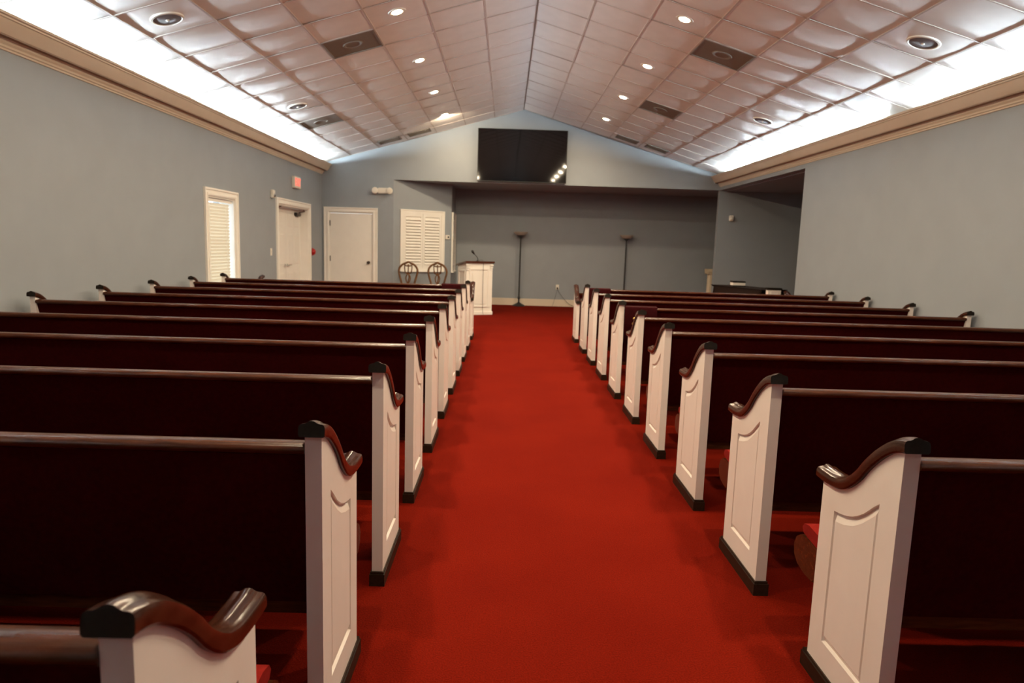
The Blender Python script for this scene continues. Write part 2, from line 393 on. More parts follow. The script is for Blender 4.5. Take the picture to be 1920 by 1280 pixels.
def speaker(side, k, label):
    t = thing('ceiling_speaker', label, 'speaker', cell(side, 5, k), 0, 'round ceiling speakers'); t.rotation_euler = (0, side * TH, 0)
    bm = bmesh.new(); lathe(bm, [(.112, -.004), (.118, -.014), (.134, -.012), (.138, .002), (.112, .002)], 32); finish('ring', bm, 'white_plastic', t, smooth=40)
    bm = bmesh.new(); lathe(bm, [(0, -.014), (.06, -.013), (.114, -.008), (.114, .0), (0, .0)], 32); finish('grille', bm, 'speaker_grille', t, smooth=40)
    bm = bmesh.new(); lathe(bm, [(0, -.024), (.01, -.022), (.016, -.013), (0, -.012)], 16); finish('centre_cap', bm, 'white_plastic', t, smooth=40)
speaker(-1, 0, 'round grey ceiling speaker on the window side, farther from the gable')
speaker(-1, 6, 'round grey ceiling speaker on the window side, next to the cove diffuser')
speaker(1, 0, 'round grey ceiling speaker on the alcove side, farther from the gable')
speaker(1, 6, 'round grey ceiling speaker above the alcove opening')

# ---------------------------------------------------------------- pews
CURVE = smooth_path([(0.0, .890), (.03, .881), (.062, .864), (.106, .832), (.151, .791), (.186, .752), (.223, .720), (.263, .694), (.307, .678), (.356, .671), (.420, .669)], 3)
CAPPATH = smooth_path([(-.018, .893), (0.0, .890), (.03, .881), (.062, .864), (.106, .832), (.151, .791), (.186, .752), (.223, .720), (.263, .694), (.307, .678), (.356, .671), (.420, .669), (.452, .671)], 3)
SEC = [(-.031, 0), (-.0345, .004), (-.0350, .014), (-.0345, .024), (-.032, .0300), (-.027, .0328), (-.019, .0335), (-.013, .0360), (-.007, .0400), (0, .0412)]
SEC = SEC + [(-x, h) for x, h in SEC[-2::-1]]
PAN = [(.333, .150), (.333, .596)] + smooth_path([(.333, .596), (.277, .605), (.219, .624), (.166, .654), (.125, .688), (.090, .714)], 2)[1:] + [(.090, .150)]
PAN_C = [(.322, .176), (.322, .566)] + smooth_path([(.322, .566), (.272, .575), (.216, .594), (.170, .622), (.135, .648), (.102, .676)], 2)[1:] + [(.102, .176)]
EW = .044                      # thickness of an end
def pew_end_bm(sx, x_out, dz=0, flip=0):
    """white end; outer face at x_out looking towards -sx; flip = depth for reversed ends"""
    bm = bmesh.new()
    fy = (lambda y: flip - y) if flip else (lambda y: y)
    fz = lambda z: z + (dz if z > .3 else 0)
    prof = [(0, .058)] + [(y, z) for y, z in CURVE] + [(.420, .058)]
    xo, xi = x_out, x_out + sx * EW
    def loop(pts, x): return [bm.verts.new((x, fy(y), fz(z))) for y, z in pts]
    o, i = loop(prof, xo), loop(prof, xi)
    n = len(prof)
    for k in range(n): bm.faces.new((o[k], o[(k + 1) % n], i[(k + 1) % n], i[k]))
    f = bm.faces.new(i); bmesh.ops.triangulate(bm, faces=[f])
    a = loop(PAN, xo)
    ins = []
    cy = sum(p[0] for p in PAN) / len(PAN); czz = .42
    for y, z in PAN: ins.append((y + (.004 if y < cy else -.004), z + (.004 if z < .3 else -.004)))
    b_ = loop(ins, xo + sx * .011)
    c = loop(PAN_C, xo + sx * .001)
    m_ = len(PAN)
    ea = [bm.edges.new((a[k], a[(k + 1) % m_])) for k in range(m_)]
    eo = [bm.edges.get((o[k], o[(k + 1) % n])) for k in range(n)]
    bmesh.ops.triangle_fill(bm, edges=ea + eo, use_beauty=True)
    for k in range(m_):
        j = (k + 1) % m_
        bm.faces.new((a[k], a[j], b_[j], b_[k])); bm.faces.new((b_[k], b_[j], c[j], c[k]))
    f = bm.faces.new(c); bmesh.ops.triangulate(bm, faces=[f])
    return bm
def cap_bm(xc, dz=0, flip=0):
    bm = bmesh.new()
    sweep(bm, [(y, z + dz) for y, z in CAPPATH], [(xc + x, h * 1.05) for x, h in SEC], 0, 1)
    if flip:
        for v in bm.verts: v.co.y = flip - v.co.y
    return bm
def plinth_bm(xc):
    bm = bmesh.new(); box(bm, xc - .031, xc + .031, -.012, .446, 0, .050); box(bm, xc - .027, xc + .027, -.008, .442, .050, .060); return bm
BACK = [(.012, .842), (.048, .842), (.180, .345), (.150, .345)]
RAIL = [(-.006, .846), (-.008, .854), (-.004, .862), (.004, .867), (.030, .869), (.050, .866), (.056, .858), (.056, .846), (.048, .838), (.004, .838)]
SEAT = [(.165, .300), (.165, .350), (.590, .388), (.640, .383), (.672, .362), (.688, .328), (.680, .292), (.650, .268), (.590, .256), (.530, .256), (.505, .275), (.500, .325)]
CUSH = [(.190, .354), (.590, .390), (.628, .396), (.640, .412), (.628, .430), (.590, .438), (.210, .405), (.180, .385)]
def pew_meshes(sx, L, xa):
    """returns an empty-rooted pew with parts; aisle end at local x=0"""
    t = thing('pew', '', 'pew')
    for e, xo, s in ((0, 0, sx), (1, sx * L, -sx)):
        end = finish('pew_end', pew_end_bm(s, xo), 'pew_white', t, smooth=11)
        xc = xo + s * EW / 2
        finish('arm_cap', cap_bm(xc), ['cap_wood', 'end_grain'], end, smooth=35)
        finish('plinth', plinth_bm(xc), 'plinth_wood', end)
    a, b_ = sx * EW, sx * (L - EW)
    bm = bmesh.new(); prism(bm, BACK, 'x', a, b_); bk = finish('backrest', bm, 'pew_fabric', t)
    bm = bmesh.new(); prism(bm, RAIL, 'x', a, b_); finish('top_rail', bm, 'pew_wood', bk, smooth=50)
    bm = bmesh.new(); prism(bm, SEAT, 'x', a, b_); finish('seat_board', bm, 'pew_wood', t, smooth=50)
    bm = bmesh.new(); prism(bm, CUSH, 'x', a + sx * .004, b_ - sx * .004); finish('seat_cushion', bm, 'cushion_fabric', t, smooth=50)
    return t
ORD = ['first', 'second', 'third', 'fourth', 'fifth', 'sixth', 'seventh', 'eighth', 'ninth', 'tenth']
Y2, SP = 2.644, 0.9105
LX, LLEN, RXX, RLEN = -.468, 3.262, 1.072, 3.292
for sx, x0, L, rows, blk, grp in ((-1, LX, LLEN, range(0, 10), 'on the window side of the aisle', 'pews on the window side'), (1, RXX, RLEN, range(1, 10), 'on the alcove side of the aisle', 'pews on the alcove side')):
    proto = None
    for n in rows:
        if proto is None: proto = t = pew_meshes(sx, L, x0)
        else: t = copy_tree(proto)
        t.location = (x0, Y2 + (n - 2) * SP, 0)
        tag(t, 'burgundy pew %s, %s behind the front screen' % (blk, ORD[9 - n]), 'pew', grp)
# front modesty screens, ends reversed
for sx, x0, L, lab in ((-1, LX, LLEN, 'low front pew screen with white curved ends before the window side pews'), (1, RXX, RLEN, 'low front pew screen with white curved ends before the alcove side pews')):
    t = thing('pew_screen', lab, 'pew screen', (x0, 10.04, 0), 0, 'front pew screens')
    for e, xo, s in ((0, 0, sx), (1, sx * L, -sx)):
        end = finish('screen_end', pew_end_bm(s, xo, -.085, .42), 'pew_white', t, smooth=11)
        xc = xo + s * EW / 2
        finish('arm_cap', cap_bm(xc, -.085, .42), ['cap_wood', 'end_grain'], end, smooth=35)
        finish('plinth', plinth_bm(xc), 'plinth_wood', end)
    bm = bmesh.new(); box(bm, sx * EW, sx * (L - EW), .372, .402, .06, .69); pn = finish('panel', bm, 'pew_fabric', t)
    bm = bmesh.new(); box(bm, sx * EW, sx * (L - EW), .362, .412, .69, .72); bevel_all(bm, .008); finish('top_rail', bm, 'pew_wood', pn)

# reserved-seat velvet drapes over three pew backs
def drape(x0, x1, row, label, scroll):
    y = Y2 + (row - 2) * SP; xc = (x0 + x1) / 2; hw = abs(x1 - x0) / 2
    t = thing('pew_drape', label, 'cloth', (xc, y, 0), 0, 'velvet covers on pew backs')
    bm = bmesh.new()
    path = smooth_path([(.055, .56), (-.006, .70), (-.022, .80), (-.022, .862), (-.012, .876), (.030, .879), (.062, .872), (.066, .83), (.105, .70)], 3)
    pts_o, pts_i = [], []
    n = len(path)
    for i, p in enumerate(path):
        a, b_ = path[max(i - 1, 0)], path[min(i + 1, n - 1)]; d = Vector((b_[0] - a[0], b_[1] - a[1])).normalized(); nr = Vector((-d.y, d.x))
        pts_o.append((p[0] + nr.x * .004, p[1] + nr.y * .004)); pts_i.append((p[0] - nr.x * .002, p[1] - nr.y * .002))
    prism(bm, pts_o + pts_i[::-1], 'x', -hw, hw)
    cl = finish('cloth', bm, 'velvet', t, smooth=40)
    bm = bmesh.new()
    for s in (-1, 1):
        for cxx, czz, r, turns in ((.045, .715, .030, 1.4), (.05, .765, .020, 1.2), (.03, .66, .022, 1.2)):
            pts = []
            for i in range(22):
                q = i / 21; a = q * turns * 2 * math.pi; rr = r * (1 - .7 * q)
                z = czz + rr * math.sin(a)
                yy = -.031 + max(0, (.80 - z)) * .17
                pts.append((s * (cxx + rr * math.cos(a)), yy, z))
            tube(bm, pts, .0045, 6)
    tube(bm, [(0, .008, .60), (0, -.016, .70), (0, -.030, .80)], .005, 6)
    tube(bm, [(-.03, -.024, .76), (.03, -.024, .76)], .005, 6)
    finish('gold_scroll', bm, 'gold', t, smooth=60)
drape(1.118, 1.416, 6, 'maroon velvet cover with gold scrolls over the fourth pew back, alcove side', True)
drape(1.118, 1.400, 9, 'maroon velvet cover with gold scrolls over the first pew back, alcove side', True)
drape(-.835, -.520, 9, 'maroon velvet cover with gold scrolls over the first pew back, window side', True)

# ---------------------------------------------------------------- television
t = thing('television', 'large black wall-mounted flat television on the gable wall', 'television', (.28, YF - .012, 2.705)); t.rotation_euler = (R(.55), 0, 0)
bm = bmesh.new(); box(bm, -.917, .917, -.075, -.03, 0, 1.055); bevel_all(bm, .004); finish('bezel', bm, 'black_plastic', t)
bm = bmesh.new(); box(bm, -.907, .907, -.0765, -.074, .014, 1.045); finish('screen', bm, 'tv_screen', t)
bm = bmesh.new(); box(bm, -.25, .25, -.032, 0, .3, .75); finish('wall_bracket', bm, 'black_metal', t)

# ---------------------------------------------------------------- front flush door with casing
def casing(bm, x0, x1, z1, w, d):
    """three-sided casing in the xz plane, facing -y, opening x0..x1 up to z1; stepped profile"""
    for a, b_, dd in ((0, w - .002, d * .65), (w * .12, w * .35, d * .9), (w * .75, w, d)):
        box(bm, x0 - b_, x0 - a, -dd, 0, 0, z1 + b_); box(bm, x1 + a, x1 + b_, -dd, 0, 0, z1 + b_); box(bm, x0 - a, x1 + a, -dd, 0, z1 + a, z1 + b_)
t = bpy.data.objects.new('door_1', None); col.objects.link(t); t.location = (0, YF, 0); tag(t, 'plain white flush door with black knob on the front wall', None, None, 'structure')
bm = bmesh.new(); casing(bm, FD0, FD1, FDZ, .10, .028); finish('casing', bm, 'trim_white', t)
bm = bmesh.new(); box(bm, FD0, FD0 + .02, 0, .12, 0, FDZ); box(bm, FD1 - .02, FD1, 0, .12, 0, FDZ); box(bm, FD0 + .02, FD1 - .02, 0, .12, FDZ - .02, FDZ); finish('jamb', bm, 'trim_white', t)
bm = bmesh.new(); box(bm, FD0 + .023, FD1 - .023, .012, .052, .01, FDZ - .024); leaf = finish('door_leaf', bm, 'trim_white', t)
bm = bmesh.new(); lathe(bm, [(.030, 0), (.030, -.008), (.012, -.012), (.012, -.04), (.026, -.048), (.030, -.062), (.022, -.074), (0, -.076)], 20, (-2.874, .012, .965), 'y'); finish('knob', bm, 'black_metal', leaf, smooth=40)
for z in (1.76, 1.03, .25):
    bm = bmesh.new(); box(bm, FD0 + .016, FD0 + .030, -.006, .014, z - .055, z + .055); finish('hinge', bm, 'black_metal', leaf)

# ---------------------------------------------------------------- recessed panelled double door in the left wall
def wall_left_frame(bm, y0, y1, z0, z1, w, d, bottom):
    for a, b_, dd in ((0, w - .002, d * .65), (w * .12, w * .35, d * .9), (w * .75, w, d)):
        zb = z0 - b_ if bottom else 0
        box(bm, 0, dd, y0 - b_, y0 - a, zb, z1 + b_); box(bm, 0, dd, y1 + a, y1 + b_, zb, z1 + b_); box(bm, 0, dd, y0 - a, y1 + a, z1 + a, z1 + b_)
        if bottom: box(bm, 0, dd, y0 - a, y1 + a, z0 - b_, z0 - a)
t = bpy.data.objects.new('door_2', None); col.objects.link(t); t.location = (XL, 0, 0); tag(t, 'recessed white panelled double door with black closer', None, None, 'structure')
bm = bmesh.new(); wall_left_frame(bm, DY0, DY1, 0, DZ, .10, .028, False); finish('casing', bm, 'trim_white', t)
bm = bmesh.new(); box(bm, -.20, 0, DY0, DY0 + .02, 0, DZ); box(bm, -.20, 0, DY1 - .02, DY1, 0, DZ); box(bm, -.20, 0, DY0 + .02, DY1 - .02, DZ - .02, DZ); finish('jamb', bm, 'trim_white', t)
mid = (DY0 + DY1) / 2
for a, b_ in ((DY0 + .024, mid - .003), (mid + .003, DY1 - .024)):
    bm = bmesh.new(); box(bm, -.195, -.158, a, b_, .012, DZ - .024); leaf = finish('door_leaf', bm, 'trim_white', t)
    w2 = (b_ - a)
    for pz0, pz1 in ((.22, .80), (.93, 1.50), (1.62, 1.86)):
        for f0, f1 in ((.12, .46), (.54, .88)):
            bm = bmesh.new()
            y0, y1 = a + w2 * f0, a + w2 * f1
            va = [bm.verts.new((-.158, y, z)) for y, z in ((y0, pz0), (y1, pz0), (y1, pz1), (y0, pz1))]
            vb = [bm.verts.new((-.151, y, z)) for y, z in ((y0 + .03, pz0 + .03), (y1 - .03, pz0 + .03), (y1 - .03, pz1 - .03), (y0 + .03, pz1 - .03))]
            bm.faces.new(vb); bm.faces.new(va[::-1])
            for k in range(4): bm.faces.new((va[k], va[(k + 1) % 4], vb[(k + 1) % 4], vb[k]))
            finish('raised_panel', bm, 'trim_white', leaf)
    s = 1 if a > mid else -1
    bm = bmesh.new(); yy = mid + s * .06
    lathe(bm, [(.026, 0), (.026, .008), (.010, .012), (.010, .05)], 16, (-.158, yy, .93), 'x'); tube(bm, [(-.11, yy, .93), (-.105, yy + s * .05, .932), (-.11, yy + s * .11, .93)], .009, 8)
    finish('lever_handle', bm, 'chrome', leaf, smooth=40)
    bm = bmesh.new(); box(bm, -.158, -.10, b_ - .36 if s > 0 else a + .10, b_ - .10 if s > 0 else a + .36, 1.83, 1.90); bevel_all(bm, .01)
    cy_ = (b_ - .23) if s > 0 else (a + .23)
    tube(bm, [(-.10, cy_, 1.90), (-.03, cy_ + s * .13, 1.93), (-.02, cy_ + s * .02, 1.95)], .009, 6); finish('door_closer', bm, 'black_metal', leaf, smooth=40)

# ---------------------------------------------------------------- window with blind
t = bpy.data.objects.new('window_1', None); col.objects.link(t); t.location = (XL, 0, 0); tag(t, 'tall white window with closed cream slatted blind, daylight at its edge', None, None, 'structure')
bm = bmesh.new(); wall_left_frame(bm, WY0, WY1, WZ0, WZ1, .10, .028, True); finish('window_casing', bm, 'trim_white', t)
bm = bmesh.new(); box(bm, -.16, 0, WY0, WY0 + .02, WZ0, WZ1); box(bm, -.16, 0, WY1 - .02, WY1, WZ0, WZ1); box(bm, -.16, 0, WY0 + .02, WY1 - .02, WZ1 - .02, WZ1); box(bm, -.16, .02, WY0 + .02, WY1 - .02, WZ0, WZ0 + .02); finish('window_jamb', bm, 'trim_white', t)
bm = bmesh.new()
box(bm, -.20, -.16, WY0, WY0 + .05, WZ0, WZ1); box(bm, -.20, -.16, WY1 - .03, WY1, WZ0, WZ1); box(bm, -.20, -.16, WY0 + .05, WY1 - .03, WZ1 - .04, WZ1); box(bm, -.20, -.16, WY0 + .05, WY1 - .03, WZ0, WZ0 + .05); box(bm, -.19, -.165, WY0 + .05, WY1 - .03, 1.25, 1.29)
finish('sash', bm, 'trim_white', t)
for za, zb in ((WZ0 + .05, 1.25), (1.29, WZ1 - .04)):
    bm = bmesh.new(); box(bm, -.180, -.176, WY0 + .05, WY1 - .03, za, zb); finish('pane', bm, 'window_glass', t)
bl = thing('window_blind', 'cream horizontal slat blind hanging closed in the window', 'blind', (XL, (WY0 + WY1) / 2, WZ0))
BY0, BY1 = WY0 + .03 - (WY0 + WY1) / 2, WY1 - .085 - (WY0 + WY1) / 2
bm = bmesh.new(); box(bm, -.075, -.025, BY0, BY1 + .05, WZ1 - .065 - WZ0, WZ1 - .025 - WZ0); finish('head_rail', bm, 'trim_white', bl)
slat = None
for i in range(27):
    z = WZ1 - .105 - WZ0 - i * .0435
    if slat is None:
        bm = bmesh.new(); prism(bm, [(-.012, -.023), (-.009, -.025), (.004, -.002), (.012, .023), (.009, .025), (0, .001)], 'y', BY0, BY1); slat = finish('slat', bm, 'blind_slat', bl, loc=(-.05, 0, z))
    else:
        o = slat.copy(); col.objects.link(o); o.parent = bl; o.location = (-.05, 0, z)
bm = bmesh.new(); box(bm, -.065, -.035, BY0, BY1, .03, .05); finish('bottom_rail', bm, 'trim_white', bl)
for yy in (BY0 + .12, BY1 - .12):
    bm = bmesh.new(); tube(bm, [(-.034, yy, .05), (-.034, yy, WZ1 - .06 - WZ0)], .0015, 6); finish('ladder_cord', bm, 'trim_white', bl)

# ---------------------------------------------------------------- shuttered windows of the chancel
def shutter(name, label, loc, rz, w, z0, z1):
    t = bpy.data.objects.new(name, None); col.objects.link(t); t.location = loc; t.rotation_euler = (0, 0, rz); tag(t, label, None, None, 'structure')
    bm = bmesh.new(); c = .075
    box(bm, 0, c, -.024, 0, z0, z1); box(bm, w - c, w, -.024, 0, z0, z1); box(bm, c, w - c, -.024, 0, z1 - c, z1); box(bm, c, w - c, -.024, 0, z0, z0 + c)
    box(bm, -.005, .018, -.034, 0, z0 - .005, z1 + .005); box(bm, w - .018, w + .005, -.034, 0, z0 - .005, z1 + .005); box(bm, .018, w - .018, -.034, 0, z1 - .018, z1 + .005); box(bm, .018, w - .018, -.05, 0, z0 - .012, z0 + .015)
    finish('shutter_casing', bm, 'trim_white', t)
    half = (w - 2 * c) / 2
    for k in range(2):
        xa, xb = c + k * half + .002, c + (k + 1) * half - .002
        bm = bmesh.new(); s = .045
        box(bm, xa, xa + s, -.020, -.002, z0 + c, z1 - c); box(bm, xb - s, xb, -.020, -.002, z0 + c, z1 - c); box(bm, xa + s, xb - s, -.020, -.002, z1 - c - .06, z1 - c); box(bm, xa + s, xb - s, -.020, -.002, z0 + c, z0 + c + .07)
        leaf = finish('shutter_leaf', bm, 'trim_white', t)
        bm = bmesh.new(); box(bm, xa + s, xb - s, -.003, -.001, z0 + c + .07, z1 - c - .06); finish('shutter_backing', bm, 'trim_white', leaf)
        zz = z0 + c + .095; first = None
        while zz < z1 - c - .08:
            if first is None:
                bm = bmesh.new(); prism(bm, [(-.036, -.020), (-.031, -.025), (-.006, .020), (-.010, .024)], 'x', xa + s + .002, xb - s - .002); first = finish('louvre', bm, 'trim_white', leaf, loc=(0, 0, zz))
            else:
                o = first.copy(); col.objects.link(o); o.parent = leaf; o.location = (0, 0, zz)
            zz += .062
ang = math.atan2(AY1 - AY0, AX1 - AX0)
ca, sa = math.cos(ang), math.sin(ang)
s0 = .155; SW = 1.03
shutter('window_2', 'white louvred shutter window on the angled wall behind the chairs', (AX0 + ca * s0, AY0 + sa * s0, 0), ang, SW, .80, 2.09)
shutter('window_3', 'white louvred shutter window seen edge-on beside the chancel', (AX1, 15.24, 0), R(90), .86, .78, 2.09)

# ---------------------------------------------------------------- small wall things
def pt_on_angled(s): return AX0 + ca * s, AY0 + sa * s
x, y = pt_on_angled(s0 + SW + .085)
t = thing('thermostat', 'small white thermostat with dark display on the angled wall', 'thermostat', (x, y, 1.50), ang)
bm = bmesh.new(); box(bm, -.05, .05, -.025, 0, 0, .095); bevel_all(bm, .006); finish('case', bm, 'white_plastic', t)
bm = bmesh.new(); box(bm, -.005, .03, -.027, -.024, .030, .068); finish('display', bm, 'black_plastic', t)
t = thing('emergency_light', 'white twin-head emergency light above the flush door corner', 'light', (-2.575, YF, 2.39))
bm = bmesh.new(); box(bm, -.10, .10, -.07, 0, 0, .115); bevel_all(bm, .012); finish('case', bm, 'white_plastic', t)
for s in (-1, 1):
    bm = bmesh.new(); lathe(bm, [(.03, 0), (.055, -.03), (.066, -.085), (.058, -.09), (0, -.086)], 20, (s * .150, -.025, .056), 'y'); finish('lamp_head', bm, 'white_plastic', t, smooth=40)
t = thing('exit_sign', 'white exit sign with red letters over the double door', 'sign', (XL, 12.58, 2.31))
bm = bmesh.new(); box(bm, 0, .055, -.18, .18, 0, .205); bevel_all(bm, .006); case = finish('case', bm, 'white_plastic', t)
cu = bpy.data.curves.new('exit_text', 'FONT'); cu.body = 'EXIT'; cu.size = .185; cu.align_x = 'CENTER'; cu.align_y = 'CENTER'; cu.extrude = .003; cu.offset = .004
to = bpy.data.objects.new('exit_text', cu); col.objects.link(to); bpy.context.view_layer.update()
me = bpy.data.meshes.new_from_object(to.evaluated_get(bpy.context.evaluated_depsgraph_get())); bpy.data.objects.remove(to)
me.materials.clear(); me.materials.append(MATS['exit_red'])
lt = bpy.data.objects.new('lettering', me); col.objects.link(lt); lt.parent = t; lt.location = (.0575, 0, .10); lt.rotation_euler = (R(90), 0, R(90)); lt.scale = (.78, 1, 1)
lt['label'] = 'red EXIT lettering'
t = thing('wall_strobe', 'small white alarm strobe beside the double door casing', 'alarm', (XL, 11.33, 2.055))
bm = bmesh.new(); box(bm, 0, .045, -.055, .055, 0, .13); bevel_all(bm, .008); finish('case', bm, 'white_plastic', t)
bm = bmesh.new(); lathe(bm, [(.03, .045), (.028, .06), (.015, .068), (0, .07)], 16, (0, 0, .04), 'x'); finish('strobe_lens', bm, 'chrome', t, smooth=50)
t = thing('light_switch', 'white light switch plate beside the double door', 'switch', (XL, 11.26, 1.125))
bm = bmesh.new(); box(bm, 0, .008, -.038, .038, 0, .118); bevel_all(bm, .003); finish('plate', bm, 'white_plastic', t)
bm = bmesh.new(); box(bm, .007, .018, -.008, .008, .047, .071); finish('toggle', bm, 'white_plastic', t)
t = thing('fire_alarm_pull', 'red fire alarm pull station beside the double door', 'fire alarm', (XL, 13.66, 1.10))
bm = bmesh.new(); lathe(bm, [(.062, 0), (.060, .03), (.045, .055), (.02, .064), (0, .065)], 20, (0, 0, .065), 'x'); finish('dome', bm, 'red_plastic', t, smooth=50)
bm = bmesh.new(); box(bm, 0, .015, -.05, .05, -.01, .14); bevel_all(bm, .004); finish('backplate', bm, 'red_plastic', t)
t = thing('motion_sensor', 'white motion sensor high on the dim alcove wall', 'sensor', (4.68, YF, 2.055))
bm = bmesh.new(); box(bm, -.045, .045, -.055, 0, 0, .12); bevel_all(bm, .012); finish('case', bm, 'white_plastic', t)
bm = bmesh.new(); lathe(bm, [(.032, -.05), (.03, -.064), (.018, -.072), (0, -.074)], 16, (0, 0, .045), 'y'); finish('sensor_lens', bm, 'white_plastic', t, smooth=50)
t = thing('wall_outlet', 'white wall outlet with plugged cord below the chancel wall', 'outlet', (1.257, YC, .405))
bm = bmesh.new(); box(bm, -.037, .037, -.008, 0, 0, .118); bevel_all(bm, .003); finish('plate', bm, 'white_plastic', t)
bm = bmesh.new(); box(bm, -.018, .018, -.035, -.007, .02, .052); bevel_all(bm, .005); finish('plug', bm, 'black_plastic', t)
bm = bmesh.new(); tube(bm, smooth_path([(0, -.03, .035), (.03, -.04, -.05), (.15, -.05, -.20), (.28, -.06, -.33), (.42, -.07, -.396)], 4), .004, 6)
tube(bm, smooth_path([(0, -.03, .03), (-.03, -.04, -.12), (-.08, -.05, -.30), (-.11, -.06, -.398)], 4), .003, 6); finish('cord', bm, 'black_plastic', t, smooth=60)

# ---------------------------------------------------------------- pulpit
PA = R(24)
t = thing('pulpit', 'white panelled pulpit with a dark wooden sloping top', 'pulpit', (-.775, 13.60, 0), PA)
PWD, PDP = .565, .48
def side_pts(g, zf, zr, z0): return [(-g, z0), (PDP + g, z0), (PDP + g, zr), (-g, zf)]
bm = bmesh.new(); prism(bm, side_pts(0, 1.045, .975, .06), 'x', 0, PWD); body = finish('body', bm, 'trim_white', t)
bm = bmesh.new(); prism(bm, [(-.035, 1.045), (PDP + .035, .972), (PDP + .035, 1.005), (-.035, 1.080)], 'x', -.03, PWD + .03); finish('top_board', bm, 'pew_wood', t)
bm = bmesh.new(); box(bm, -.018, PWD + .018, -.018, PDP + .018, 0, .07); bevel_all(bm, .006); finish('base_plinth', bm, 'trim_white', t)
bm = bmesh.new()
for a in ((.07, .10, .16, .94), (PWD - .10, PWD - .07, .16, .94), (.10, PWD - .10, .91, .94), (.10, PWD - .10, .16, .19)): box(bm, a[0], a[1], -.012, 0, a[2], a[3])
finish('front_moulding', bm, 'trim_white', t)
bm = bmesh.new(); box(bm, .13, PWD - .13, -.007, 0, .22, .88); bevel_all(bm, .005); finish('front_panel', bm, 'trim_white', t)
for x0 in (-.012, PWD - .058):
    bm = bmesh.new()
    for i in range(3): box(bm, x0 + .006 * i, x0 + .07 - .006 * i, -.03 + .007 * i, 0, .985 - i * .045, 1.02 - i * .045)
    bevel_all(bm, .005); finish('corner_bracket', bm, 'trim_white', t)
bm = bmesh.new()
for a in ((.06, .09, .16, .90), (PDP - .09, PDP - .06, .16, .90), (.09, PDP - .09, .87, .90), (.09, PDP - .09, .16, .19)): box(bm, -.012, 0, a[0], a[1], a[2], a[3])
finish('side_moulding', bm, 'trim_white', t)
# microphone
t2 = thing('microphone', 'black gooseneck microphone with trailing cord on the pulpit', 'microphone', (-.565, 13.75, 1.073))
bm = bmesh.new(); lathe(bm, [(.03, -.008), (.03, .012), (.012, .02), (.008, .03)], 16); finish('mount', bm, 'black_metal', t2, smooth=40)
bm = bmesh.new(); tube(bm, smooth_path([(0, 0, .02), (.005, -.005, .06), (-.03, -.015, .11), (-.065, -.03, .145)], 4), .006, 8); finish('gooseneck', bm, 'black_metal', t2, smooth=60)
bm = bmesh.new(); tube(bm, [(-.060, -.028, .140), (-.075, -.035, .160), (-.098, -.045, .192), (-.112, -.05, .212), (-.116, -.052, .218)], [.010, .018, .026, .022, .006], 12); finish('head', bm, 'black_plastic', t2, smooth=60)
bm = bmesh.new(); tube(bm, smooth_path([(.02, 0, .014), (.08, -.03, .032), (.118, -.056, .012), (.122, -.056, -.06), (.122, -.034, -.4), (.126, -.036, -.85), (.13, -.06, -.99), (.15, -.09, -1.068)], 4), .0035, 6); finish('cord', bm, 'black_plastic', t2, smooth=60)

# ---------------------------------------------------------------- torchiere floor lamps
def floor_lamp(x, y, label):
    t = thing('floor_lamp', label, 'lamp', (x, y, 0), 0, 'torchiere lamps')
    bm = bmesh.new(); lathe(bm, [(.155, 0), (.155, .012), (.12, .035), (.06, .062), (.025, .085), (.018, .10)], 32); finish('base', bm, 'black_metal', t, smooth=35)
    bm = bmesh.new(); lathe(bm, [(.019, .09), (.019, .16), (.032, .175), (.034, .20), (.021, .225), (.019, .24), (.019, 1.60)], 16); finish('pole', bm, 'black_metal', t, smooth=35)
    bm = bmesh.new(); lathe(bm, [(.014, 1.59), (.03, 1.61), (.05, 1.625), (.09, 1.652), (.086, 1.660), (.02, 1.64)], 28); finish('shade_cup', bm, 'black_metal', t, smooth=40)
    bm = bmesh.new(); lathe(bm, [(.02, 1.632), (.08, 1.650), (.125, 1.680), (.160, 1.722), (.163, 1.732), (.156, 1.732), (.118, 1.688), (.06, 1.660), (.01, 1.650)], 32); finish('glass_bowl', bm, 'lamp_glass', t, smooth=50)
floor_lamp(.338, 16.10, 'black torchiere floor lamp standing beside the pulpit against the chancel wall')
floor_lamp(2.815, 16.08, 'black torchiere floor lamp standing between the cream column and the wall outlet')

